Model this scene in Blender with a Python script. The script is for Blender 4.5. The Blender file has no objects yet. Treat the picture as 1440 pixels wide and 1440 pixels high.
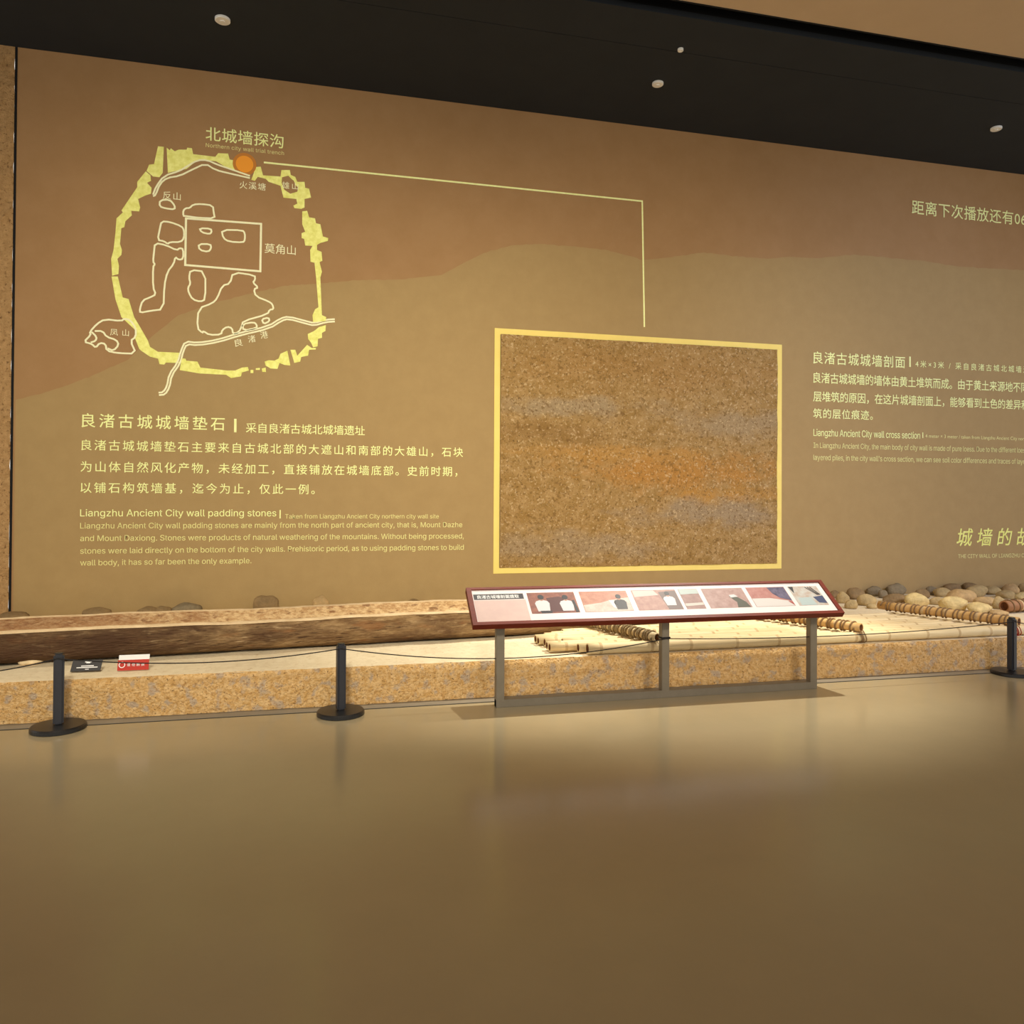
import bpy, bmesh, math, random
from mathutils import Vector, Matrix, noise, geometry
random.seed(7)
S = bpy.context.scene
COL = S.collection

# ------------------------------------------------------------------ camera
F, YAW, PIT, ROL, CY, D, H = 1074.57, .2341, .0096, .0056, 689.5, 9.629, 1.7
fw = Vector((math.sin(YAW)*math.cos(PIT), math.cos(YAW)*math.cos(PIT), math.sin(PIT)))
rt = Vector((math.cos(YAW), -math.sin(YAW), 0)); up = rt.cross(fw)
rt, up = rt*math.cos(ROL)+up*math.sin(ROL), -rt*math.sin(ROL)+up*math.cos(ROL)
cd = bpy.data.cameras.new('camera'); cam = bpy.data.objects.new('camera', cd); COL.objects.link(cam)
M = Matrix((rt, up, -fw)).transposed().to_4x4(); M.translation = (0, 0, H)
cam.matrix_world = M
cd.sensor_width = 36; cd.lens = F/1440*36; cd.shift_y = (CY-720)/1440; cd.clip_start = .05
S.camera = cam

def ray(x, y): return fw + rt*((x-720)/F) + up*((CY-y)/F)
def gp(x, y, z=0.):
    d = ray(x, y); t = (z-H)/d.z; return Vector((d.x*t, d.y*t, z))
def wp(x, y, Y=D):
    d = ray(x, y); t = Y/d.y; return Vector((d.x*t, Y, d.z*t+H))

# ------------------------------------------------------------------ light, exposure
S.view_settings.view_transform = 'Standard'; S.view_settings.look = 'None'
S.view_settings.gamma = 1; S.view_settings.use_curve_mapping = False
S.view_settings.exposure = 0.0
w = bpy.data.worlds.new('hall_ambience'); S.world = w; w.use_nodes = True
w.node_tree.nodes['Background'].inputs[0].default_value = (1.0, .96, .88, 1)
w.node_tree.nodes['Background'].inputs[1].default_value = 1.27

def spot(name, loc, target, power, color, size, blend, radius):
    l = bpy.data.lights.new(name, 'SPOT'); l.energy = power; l.color = color
    l.spot_size = math.radians(size); l.spot_blend = blend; l.shadow_soft_size = radius
    o = bpy.data.objects.new(name, l); COL.objects.link(o); o.location = loc
    o.rotation_euler = (Vector(target)-Vector(loc)).to_track_quat('-Z', 'Y').to_euler()
    return o
WARM = (1, .80, .55)
# projectors hung in the hall, aimed at the long wall
spot('projector_lamp', (-1.2, -1.5, 6.2), (-.6, D, 1.6), 3000, (1, .96, .81), 58, 1, .7)
spot('projector_lamp', (3.6, -1.0, 6.2), (3.8, D, 1.7), 1900, (1, .95, .84), 58, 1, .7)
spot('projector_lamp', (8.5, -1.0, 6.2), (8.6, D, 2.0), 2500, (.54, .66, 1.0), 58, 1, .7)
# track spots in the ceiling slot, aimed down at the raft
spot('track_spot_lamp', (5.3, 7.18, 6.85), (3.6, 6.7, .3), 2500, (1, .95, .82), 44, .75, .05)
spot('track_spot_lamp', (2.0, 7.2, 6.85), (1.4, 6.9, .3), 1200, (1, .95, .80), 34, .9, .05)
spot('track_spot_lamp', (8.2, 7.2, 6.85), (7.6, 7.4, .3), 900, (1, .91, .74), 44, .9, .05)
spot('track_spot_lamp', (-2.0, 7.2, 6.85), (-2.0, 7.2, .3), 480, (1, .90, .72), 46, .9, .05)

# ------------------------------------------------------------------ materials
def srgb(c):
    f = lambda v: (v/255/12.92) if v/255 <= .04045 else ((v/255+.055)/1.055)**2.4
    return tuple(f(v) for v in c)+(1,)
def mat(name, rgb, rough=.7, nscale=0, rgb2=None, bump=0, bscale=60, spec=.3, metal=0, detail=6, stretch=None, lo=.35, hi=.65, coat=0):
    m = bpy.data.materials.new(name); m.use_nodes = True; nt = m.node_tree; b = nt.nodes['Principled BSDF']
    b.inputs['Roughness'].default_value = rough; b.inputs['Specular IOR Level'].default_value = spec
    b.inputs['Metallic'].default_value = metal; b.inputs['Coat Weight'].default_value = coat
    b.inputs['Base Color'].default_value = srgb(rgb)
    tc = nt.nodes.new('ShaderNodeTexCoord'); mp = nt.nodes.new('ShaderNodeMapping')
    nt.links.new(tc.outputs['Object'], mp.inputs[0])
    if stretch: mp.inputs['Scale'].default_value = stretch
    if nscale:
        n = nt.nodes.new('ShaderNodeTexNoise'); n.inputs['Scale'].default_value = nscale; n.inputs['Detail'].default_value = detail
        n.inputs['Roughness'].default_value = .65
        nt.links.new(mp.outputs[0], n.inputs['Vector'])
        r = nt.nodes.new('ShaderNodeValToRGB'); r.color_ramp.elements[0].position = lo; r.color_ramp.elements[1].position = hi
        r.color_ramp.elements[0].color = srgb(rgb); r.color_ramp.elements[1].color = srgb(rgb2)
        nt.links.new(n.outputs['Fac'], r.inputs[0]); nt.links.new(r.outputs[0], b.inputs['Base Color'])
        m['ramp'] = 1
    if bump:
        n2 = nt.nodes.new('ShaderNodeTexNoise'); n2.inputs['Scale'].default_value = bscale; n2.inputs['Detail'].default_value = 6
        nt.links.new(mp.outputs[0], n2.inputs['Vector'])
        bp = nt.nodes.new('ShaderNodeBump'); bp.inputs['Strength'].default_value = bump; bp.inputs['Distance'].default_value = .02
        nt.links.new(n2.outputs['Fac'], bp.inputs['Height']); nt.links.new(bp.outputs[0], b.inputs['Normal'])
    return m
def mixin(m, rgb, scale, lo, hi, seed=0, amount=1, stretch=None):
    """blend a further blotch colour over a material's base colour"""
    nt = m.node_tree; b = nt.nodes['Principled BSDF']; src = b.inputs['Base Color'].links[0].from_socket
    tc = nt.nodes.new('ShaderNodeTexCoord'); mp = nt.nodes.new('ShaderNodeMapping')
    mp.inputs['Location'].default_value = (seed*3.1, seed*1.7, seed*2.3)
    if stretch: mp.inputs['Scale'].default_value = stretch
    nt.links.new(tc.outputs['Object'], mp.inputs[0])
    n = nt.nodes.new('ShaderNodeTexNoise'); n.inputs['Scale'].default_value = scale; n.inputs['Detail'].default_value = 5
    nt.links.new(mp.outputs[0], n.inputs['Vector'])
    r = nt.nodes.new('ShaderNodeMapRange'); r.inputs[1].default_value = lo; r.inputs[2].default_value = hi; r.inputs[4].default_value = amount
    nt.links.new(n.outputs['Fac'], r.inputs[0])
    x = nt.nodes.new('ShaderNodeMix'); x.data_type = 'RGBA'; x.inputs[7].default_value = srgb(rgb)
    nt.links.new(r.outputs[0], x.inputs[0]); nt.links.new(src, x.inputs[6]); nt.links.new(x.outputs[2], b.inputs['Base Color'])
    return m

m_wall = mat('wall_paint', (161, 124, 83), .85, 3, (166, 129, 88), .12, 90, .15)
m_ridge = mat('ridge_tint', (165, 137, 92), .85, 5, (170, 142, 96), .12, 90, .15)
m_rammed = mixin(mat('rammed_earth_wall', (164, 128, 84), .95, 18, (188, 150, 102), .8, 60, .1), (110, 78, 48), 30, .58, .72, 2)
m_soffit = mat('black_ceiling_paint', (41, 45, 50), .75, 2, (44, 48, 53), 0, 60, .2)
m_black = mat('black_recess', (12, 12, 13), .8)
m_tan = mat('tan_ceiling_paint', (196, 172, 142), .85, 2, (200, 176, 146), .05, 60, .1)
m_floor = mat('polished_floor', (156, 142, 112), .18, 1.2, (162, 147, 116), 0, 60, .6)
m_kick = mat('grey_kick_strip', (128, 118, 102), .5, 8, (134, 124, 108))
m_front = mat('rough_earth_face', (204, 160, 100), .95, 26, (222, 184, 130), 1.0, 55, .1, lo=.42, hi=.58)
mixin(m_front, (176, 160, 144), 11, .55, .64, 1, .7); mixin(m_front, (168, 126, 76), 42, .55, .66, 2, .65); mixin(m_front, (110, 82, 54), 60, .63, .69, 3, .9)
m_top = mat('pale_sand_top', (218, 200, 166), .95, 14, (228, 212, 180), .35, 80, .1)
mixin(m_top, (190, 158, 116), 26, .6, .72, 4, .6)
m_lit = mat('projected_yellow', (244, 246, 160), .9, 30, (252, 254, 186), spec=.0)
m_litw = mat('projected_cream', (246, 240, 190), .9, 30, (250, 246, 206), spec=.0)
m_litd = mat('projected_soft_yellow', (232, 224, 150), .9, 30, (240, 232, 160), spec=.0)
m_ring = mat('projected_wall_ring', (232, 228, 120), .9, 16, (252, 250, 156), spec=.0)
m_orange = mat('projected_orange', (244, 160, 60), .9, spec=0)
m_glow = mat('projected_orange_halo', (196, 128, 62), .9, spec=0)
m_border = mat('projected_border', (242, 216, 122), .9, 6, (246, 220, 128), spec=0)
m_post = mat('black_powder_coat', (40, 40, 46), .42, 40, (44, 44, 50), spec=.5)
m_base = mat('black_rubber_base', (26, 26, 28), .35, spec=.5)
m_cord = mat('black_cord', (30, 26, 24), .7)
m_steel = mat('grey_brown_steel', (122, 112, 96), .45, 12, (128, 118, 102), metal=.2)
m_red = mat('dark_red_lacquer_wood', (92, 30, 16), .5, 10, (108, 38, 20), spec=.22, stretch=(.4, 4, 4))
m_paper = mat('pale_print', (206, 193, 190), .5, 4, (212, 199, 196))
m_pink = mat('pink_print', (182, 154, 148), .5, 6, (190, 162, 154))
m_dark = mat('dark_print', (40, 34, 40), .5)
m_white = mat('white_print', (232, 230, 228), .5)
m_bamboo = mat('pale_bamboo', (222, 196, 146), .55, 4, (236, 214, 168), .15, 30, .35, stretch=(.25, 3, 3))
mixin(m_bamboo, (198, 164, 110), 9, .62, .8, 1, .6, (.3, 3, 3))
m_node = mat('bamboo_node', (212, 184, 138), .7, 20, (194, 164, 118))
m_hollow = mat('bamboo_hollow', (120, 74, 42), .9)
m_tanb = mat('tan_bamboo', (206, 160, 98), .5, 6, (218, 178, 116), .15, 30, .35)
m_rope = mat('brown_rope', (142, 112, 78), .95, 90, (166, 134, 96), .8, 200, .1)
m_rope2 = mat('straw_rope', (186, 166, 130), .95, 90, (150, 128, 96), .8, 200, .1)
m_redstrap = mat('red_strap', (170, 60, 40), .7)
m_log = mat('weathered_log', (122, 94, 64), .9, 9, (168, 138, 98), 1.0, 26, .12, stretch=(.45, 2.6, 2.6), lo=.4, hi=.62)
mixin(m_log, (84, 58, 42), 1.3, .44, .60, 1, .75, (.6, 2, 2)); mixin(m_log, (206, 176, 134), 16, .60, .70, 3, .55, (.35, 2, 2))
mixin(m_log, (62, 42, 30), 24, .60, .68, 5, .8, (.25, 2, 2)); mixin(m_log, (146, 100, 62), 5, .60, .68, 9, .5, (.5, 2, 2))
m_rim = mat('pale_rim_highlight', (198, 168, 128), .9, 14, (222, 196, 156), .6, 40, .1, stretch=(.5, 2, 2))
m_logx = mat('dry_log_inside', (186, 150, 106), .95, 26, (216, 186, 140), 1.0, 40, .1, stretch=(.7, 1.4, 1.4), lo=.42, hi=.58)
mixin(m_logx, (124, 88, 62), 16, .57, .66, 2, .75, (.6, 1.4, 1.4)); mixin(m_logx, (186, 116, 66), 2.5, .56, .66, 4, .5, (.6, 1, 1))
m_disc = mat('white_plastic', (236, 234, 228), .5)
def lens(m, rgb, cx, cz, rx, rz, amount, seed=0., axis='xz'):
    """an irregular lens-shaped layer of another soil tone, or of wood tone with light painted in, centred on cx, cz of the object"""
    nt = m.node_tree; b = nt.nodes['Principled BSDF']; src = b.inputs['Base Color'].links[0].from_socket
    tc = nt.nodes.new('ShaderNodeTexCoord'); mp = nt.nodes.new('ShaderNodeMapping')
    mp.inputs['Location'].default_value = (-cx/rx, 0, -cz/rz); mp.inputs['Scale'].default_value = (1/rx, 0, 1/rz)
    nt.links.new(tc.outputs['Object'], mp.inputs[0])
    ln_ = nt.nodes.new('ShaderNodeVectorMath'); ln_.operation = 'LENGTH'; nt.links.new(mp.outputs[0], ln_.inputs[0])
    n = nt.nodes.new('ShaderNodeTexNoise'); n.inputs['Scale'].default_value = 2.6; n.inputs['Detail'].default_value = 8; n.inputs['Roughness'].default_value = .7
    m2 = nt.nodes.new('ShaderNodeMapping'); m2.inputs['Location'].default_value = (seed, seed*2, seed*3); m2.inputs['Scale'].default_value = (.8, 1, 1.4)
    nt.links.new(tc.outputs['Object'], m2.inputs[0]); nt.links.new(m2.outputs[0], n.inputs['Vector'])
    ad = nt.nodes.new('ShaderNodeMath'); ad.operation = 'MULTIPLY_ADD'; ad.inputs[1].default_value = 3.6
    nt.links.new(n.outputs['Fac'], ad.inputs[0]); nt.links.new(ln_.outputs['Value'], ad.inputs[2])
    r = nt.nodes.new('ShaderNodeMapRange'); r.inputs[1].default_value = 2.2; r.inputs[2].default_value = 3.0; r.inputs[3].default_value = amount; r.inputs[4].default_value = 0
    nt.links.new(ad.outputs[0], r.inputs[0])
    x = nt.nodes.new('ShaderNodeMix'); x.data_type = 'RGBA'; x.inputs[7].default_value = srgb(rgb)
    nt.links.new(r.outputs[0], x.inputs[0]); nt.links.new(src, x.inputs[6]); nt.links.new(x.outputs[2], b.inputs['Base Color'])
def soil():
    m = mat('section_soil', (156, 122, 70), 1, 8, (180, 146, 96), 1.0, 55, .1)
    lens(m, (188, 132, 62), .5, 1.28, 1.5, .30, .7, 1); lens(m, (190, 138, 66), 1.2, .95, .9, .14, .7, 2); lens(m, (186, 140, 76), -.4, 1.50, 1.3, .10, .7, 3)
    lens(m, (160, 142, 118), 1.0, .70, 1.2, .18, .65, 4); lens(m, (168, 150, 122), -1.0, 2.1, 1.1, .16, .6, 5); lens(m, (166, 146, 116), 1.3, 1.95, .9, .22, .55, 6)
    lens(m, (164, 146, 122), -1.0, .28, 1.1, .22, .5, 7); lens(m, (132, 98, 56), -1.2, 1.75, .9, .16, .4, 8); lens(m, (170, 128, 74), 0, 2.65, 2.2, .3, .4, 9)
    mixin(m, (122, 90, 48), 24, .54, .66, 3, .65)
    mixin(m, (212, 184, 140), 32, .57, .68, 4, .7)
    mixin(m, (84, 60, 34), 60, .61, .68, 6, .8)
    return m
m_soil = soil()
lens(m_log, (74, 52, 38), -1.6, .15, 2.0, 3, .7, 3); lens(m_logx, (142, 98, 64), -1.8, .2, 1.6, 3, .65, 5); lens(m_log, (176, 146, 104), 4.0, .15, 1.8, 3, .55, 9)  # canoe's wood tone and light painted together: dimmer left end, brighter right

# ------------------------------------------------------------------ helpers
def tag(o, label=None, cat=None, group=None, kind=None):
    if label: o['label'] = label
    if cat: o['category'] = cat
    if group: o['group'] = group
    if kind: o['kind'] = kind
    return o
def empty(name, loc, label=None, cat=None, group=None):
    o = bpy.data.objects.new(name, None); COL.objects.link(o); o.location = loc; o.empty_display_size = .1
    return tag(o, label, cat, group)
def link(name, me, m, parent=None):
    """mesh given in world coordinates; origin moves to the parent's or to its own base"""
    o = bpy.data.objects.new(name, me); COL.objects.link(o)
    if parent is not None:
        p = wloc(parent); off = p
        me.transform(Matrix.Translation(-off)); o.parent = parent
    else:
        c = [v.co for v in me.vertices]
        off = Vector(((min(v.x for v in c)+max(v.x for v in c))/2, (min(v.y for v in c)+max(v.y for v in c))/2, min(v.z for v in c)))
        me.transform(Matrix.Translation(-off)); o.location = off
    for x in (m if isinstance(m, (list, tuple)) else [m]): me.materials.append(x)
    return o
def wloc(o):
    v = Vector(o.location)
    while o.parent: o = o.parent; v += Vector(o.location)
    return v
def fin(bm, name, m, parent=None, smooth=False):
    me = bpy.data.meshes.new(name); bm.normal_update(); bm.to_mesh(me); bm.free()
    if smooth:
        for p in me.polygons: p.use_smooth = True
    return link(name, me, m, parent)
def boxbm(x0, x1, y0, y1, z0, z1, bev=0, bm=None):
    bm = bm or bmesh.new()
    vs = [bm.verts.new((x, y, z)) for x in (x0, x1) for y in (y0, y1) for z in (z0, z1)]
    fs = [bm.faces.new([vs[i] for i in q]) for q in ((0,1,3,2),(4,6,7,5),(0,4,5,1),(2,3,7,6),(0,2,6,4),(1,5,7,3))]
    bmesh.ops.recalc_face_normals(bm, faces=fs)
    if bev: bmesh.ops.bevel(bm, geom=list({e for f in fs for e in f.edges}), offset=bev, segments=2, affect='EDGES')
    return bm
def box(name, m, x0, x1, y0, y1, z0, z1, bev=0, parent=None):
    return fin(boxbm(x0, x1, y0, y1, z0, z1, bev), name, m, parent)
def tube_bm(pts, r, seg=8, bm=None, caps=True, rf=None):
    bm = bm or bmesh.new(); pts = [Vector(p) for p in pts]; rings = []
    n = len(pts); prev = None
    for i, p in enumerate(pts):
        t = (pts[min(i+1, n-1)]-pts[max(i-1, 0)]).normalized()
        a = prev if prev is not None else (Vector((0, 0, 1)) if abs(t.z) < .9 else Vector((1, 0, 0)))
        a = (a-t*a.dot(t)).normalized(); prev = a; b = t.cross(a)
        rr = rf(i) if rf else r
        rings.append([bm.verts.new(p+a*math.cos(2*math.pi*k/seg)*rr+b*math.sin(2*math.pi*k/seg)*rr) for k in range(seg)])
    for i in range(n-1):
        for k in range(seg):
            bm.faces.new((rings[i][k], rings[i][(k+1) % seg], rings[i+1][(k+1) % seg], rings[i+1][k]))
    if caps: bm.faces.new(rings[0][::-1]); bm.faces.new(rings[-1])
    return bm
def lathe_bm(prof, cx, cy, seg=32):
    bm = bmesh.new(); rings = []
    for r, z in prof:
        rings.append([bm.verts.new((cx+r*math.cos(2*math.pi*k/seg), cy+r*math.sin(2*math.pi*k/seg), z)) for k in range(seg)])
    for i in range(len(rings)-1):
        for k in range(seg): bm.faces.new((rings[i][k], rings[i][(k+1) % seg], rings[i+1][(k+1) % seg], rings[i+1][k]))
    bm.faces.new(rings[0][::-1]); bm.faces.new(rings[-1]); bmesh.ops.recalc_face_normals(bm, faces=bm.faces)
    return bm

# ------------------------------------------------------------------ the hall
XL, XR = -11., 18.
ZC = 6.745
SEAM = wp(18.5, 460).x
struct = lambda o: tag(o, kind='structure')
struct(box('wall_back', m_wall, SEAM+.012, XR, D, D+.2, 0, ZC+.4))
# rough rammed-earth stretch left of the seam
bm = bmesh.new(); nx, nz = 60, 60
g = [[bm.verts.new((XL+(SEAM-.012-XL)*(i/nx)**.6, D-.004-.03*noise.noise((i*.9, 0, j*.8))-(.0 if i < nx else .0), ZC*j/nz)) for j in range(nz+1)] for i in range(nx+1)]
for i in range(nx):
    for j in range(nz): bm.faces.new((g[i][j], g[i+1][j], g[i+1][j+1], g[i][j+1]))
wl = struct(fin(bm, 'wall_left', m_rammed))
struct(box('trim_1', m_black, SEAM-.013, SEAM+.013, D-.003, D+.15, 0, ZC))
struct(box('floor', m_floor, XL, XR, -9, D+.2, -.1, 0))
# dark soffit over the display: a front and a rear run of boards with a hairline joint
jy = 7.92
ceil_root = struct(empty('ceiling', (0, D, ZC)))
box('soffit_panel', m_soffit, XL, XR, jy+.004, D+.2, ZC, ZC+.06, parent=ceil_root)
box('soffit_panel', m_soffit, XL, XR, 7.325, jy-.004, ZC, ZC+.06, parent=ceil_root)
box('slot_recess', m_black, XL, XR, 7.325, D+.2, ZC+.06, ZC+.4, parent=ceil_root)
box('slot_recess', m_black, XL, XR, 7.0, 7.325, ZC+.40, ZC+.46, parent=ceil_root)
box('hall_panel', m_tan, XL, XR, -9, 7.09, ZC, ZC+.4, parent=ceil_root)
box('edge_trim', m_black, XL, XR, 7.09, 7.10, ZC-.01, ZC+.4, parent=ceil_root)

# ------------------------------------------------------------------ earth platform
YF, ZT, ZK = 6.365, .312, .006
plat = empty('display_platform', (3, YF, 0), 'long low platform of pale earth with a rough ochre front face', 'platform')
bm = bmesh.new()
xs = [XL]+[-3.6+i*.035 for i in range(int(15/.035))]+[XR]
zs = [ZK+(ZT-ZK)*k/8 for k in range(9)]
rows = []
for x in xs:
    c = []
    for k, z in enumerate(zs):
        n = noise.fractal((x*5, z*9, 0), 1, 2, 5)*.012+noise.fractal((x*18, z*18, 4), 1, 2, 3)*.006
        rr = .018 if k == 8 else 0
        c.append(bm.verts.new((x, YF+n+rr, z+(.004*noise.noise((x*9, 1, 0)) if k == 8 else 0))))
    rows.append(c)
for i in range(len(xs)-1):
    for k in range(8): bm.faces.new((rows[i][k], rows[i+1][k], rows[i+1][k+1], rows[i][k+1]))
fin(bm, 'front_face', m_front, plat, True)
bm = bmesh.new()
ys = [0, .03, .07]+[.12+.12*k for k in range(28)]+[D-.045-YF]
tx = [XL]+[-3.6+i*.09 for i in range(int(15/.09))]+[XR]
rr_ = [[bm.verts.new((x, YF+.018+y, ZT-(.006 if y == 0 else 0)+(.008*noise.fractal((x*2.2, y*2.2, 0), 1, 2, 4) if y > .05 else 0))) for y in ys] for x in tx]
for i in range(len(tx)-1):
    for k in range(len(ys)-1): bm.faces.new((rr_[i][k], rr_[i+1][k], rr_[i+1][k+1], rr_[i][k+1]))
fin(bm, 'sandy_top', m_top, plat, True)
box('core', m_top, XL, XR, YF+.05, D-.045, 0.003, ZT-.03, parent=plat)
struct(box('trim_2', m_kick, XL, XR, 6.238, YF+.045, -.01, .004))     # grey strip set in the floor along the platform
struct(box('trim_3', m_black, XL, XR, 6.226, 6.238, -.01, .0015))     # dark joint in front of it

# ------------------------------------------------------------------ flat projected picture on the wall
PY = D-.003
def poly_bm(pts, Y=PY, th=.002, bm=None, hole=None):
    bm = bm or bmesh.new()
    loops = [[Vector((p.x, p.z, 0)) for p in pts]]+([[Vector((p.x, p.z, 0)) for p in hole]] if hole else [])
    allp = [v for l in loops for v in l]; vs = [bm.verts.new((v.x, Y, v.y)) for v in allp]
    for t in geometry.tessellate_polygon(loops):
        try:
            f_ = bm.faces.new([vs[k] for k in t]); f_.normal_update()
            if f_.normal.y > 0: f_.normal_flip()
        except ValueError: pass
    return bm
def chaikin(P, closed):
    n = len(P); out = [] if closed else [P[0]]
    for i in range(n if closed else n-1):
        a, b = P[i], P[(i+1) % n]; out += [a.lerp(b, .25), a.lerp(b, .75)]
    return out if closed else out+[P[-1]]
def ribbon_bm(pts, wd, closed=False, Y=PY, bm=None):
    bm = bm or bmesh.new(); P = [Vector((p.x, p.z)) for p in pts]; n = len(P); L = []; R_ = []
    for i in range(n):
        a = P[i-1] if (i or closed) else P[i]; b = P[(i+1) % n] if (i < n-1 or closed) else P[i]
        d1 = (P[i]-a).normalized() if (P[i]-a).length > 1e-6 else (b-P[i]).normalized()
        d2 = (b-P[i]).normalized() if (b-P[i]).length > 1e-6 else d1
        t = (d1+d2); t = t.normalized() if t.length > 1e-4 else d1
        nn = Vector((-t.y, t.x)); k = min(1.6, 1/max(.5, nn.dot(Vector((-d1.y, d1.x)))))
        L.append(bm.verts.new((P[i].x+nn.x*wd/2*k, Y, P[i].y+nn.y*wd/2*k))); R_.append(bm.verts.new((P[i].x-nn.x*wd/2*k, Y, P[i].y-nn.y*wd/2*k)))
    for i in range(n if closed else n-1):
        j = (i+1) % n; bm.faces.new((L[i], R_[i], R_[j], L[j]))
    return bm

try: FONT = bpy.data.fonts.load(bpy.utils.system_resource('DATAFILES', path='fonts')+'/Inter.woff2')
except Exception: FONT = None
def textmesh(s, sp=1., shear=0., off=0.):
    cu = bpy.data.curves.new('t', 'FONT'); cu.body = s
    if FONT and s.isascii(): cu.font = FONT
    cu.extrude = 0; cu.size = 1; cu.space_character = sp; cu.shear = shear; cu.offset = 0
    cu.resolution_u = 3
    o = bpy.data.objects.new('t', cu); COL.objects.link(o)
    dg = bpy.context.evaluated_depsgraph_get(); me = bpy.data.meshes.new_from_object(o.evaluated_get(dg))
    bpy.data.objects.remove(o); bpy.data.curves.remove(cu)
    return me
def bb(me):
    x = [v.co.x for v in me.vertices]; y = [v.co.y for v in me.vertices]; return min(x), max(x), min(y), max(y)
def fit_text(s, width, height, s_fit=None, shear=0., off=.008):
    """text mesh whose s_fit part is width x height, origin at its lower-left corner"""
    f_ = s_fit or s
    a = textmesh(f_, 1., shear, off); x0, x1, y0, y1 = bb(a); k = height/(y1-y0)
    b = textmesh(f_, 1.5, shear, off); c0, c1, _, _ = bb(b)
    w1, w2 = (x1-x0)*k, (c1-c0)*k
    sp = 1+.5*(width-w1)/max(1e-6, w2-w1); sp = max(.96, min(1.8, sp))
    c = textmesh(f_, sp, shear, off); d0, d1, _, _ = bb(c); kx = width/(d1-d0)
    me = textmesh(s, sp, shear, off) if s_fit else c
    me.transform(Matrix.Diagonal((kx, k, 1, 1)) @ Matrix.Translation((-d0, -y0, 0)))
    if off > 0:                       # bolder strokes: the glyphs laid over themselves a hair apart
        bm = bmesh.new(); bm.from_mesh(me); e = off*k*1.0
        for q_, (dx, dy) in enumerate(((e, 0), (e, e), (0, e))):
            m2 = me.copy(); m2.transform(Matrix.Translation((dx-e/2, dy-e/2, .0004*(q_+1)))); bm.from_mesh(m2); bpy.data.meshes.remove(m2)
        bm.to_mesh(me); bm.free()
    return me
def wall_text(name, s, x0, x1, yt, yb, m, parent, s_fit=None, shear=0., off=.008, rot=0):
    a = wp(x0, yt); b = wp(x0, yb); xe = wp(x1, yb).x
    me = fit_text(s, xe-a.x, a.z-b.z, s_fit, shear, off)
    me.transform(Matrix.Translation((a.x, PY-.0015, b.z)) @ Matrix.Rotation(rot, 4, 'Y') @ Matrix.Rotation(math.pi/2, 4, 'X'))
    return tag(link(name, me, m, parent), kind='stuff')

# hillside silhouette
ridge = [(22,562),(60,553),(100,540),(130,528),(180,506),(215,472),(250,444),(300,426),(340,416),(400,402),(460,398),(500,394),(560,393),(620,387),(650,371),(680,356),(720,345),(760,343),(800,346),(850,351),(890,361),(905,366),(940,362),(990,355),(1040,361),(1080,364),(1110,361),(1150,363),(1200,358),(1290,366),(1350,375),(1440,380)]
rp = []
for i in range(len(ridge)-1):
    a, b = ridge[i], ridge[i+1]; n = max(1, int((b[0]-a[0])/5))
    for k in range(n):
        t = k/n; rp.append((a[0]+(b[0]-a[0])*t, a[1]+(b[1]-a[1])*t+1.6*noise.noise((a[0]+k*1.3, 3, 1))))
top = [wp(x, y, D-.0015) for x, y in rp]; last = wp(1440, 380)
pts = top+[last, Vector((15, D, last.z-.5)), Vector((15, D, .2)), Vector((top[0].x, D, .2))]
hill = fin(poly_bm(pts, D-.0015), 'projected_hillside', m_ridge)
tag(hill, 'faint projected hill silhouette in lighter tan crossing the long wall', 'projection')

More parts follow.
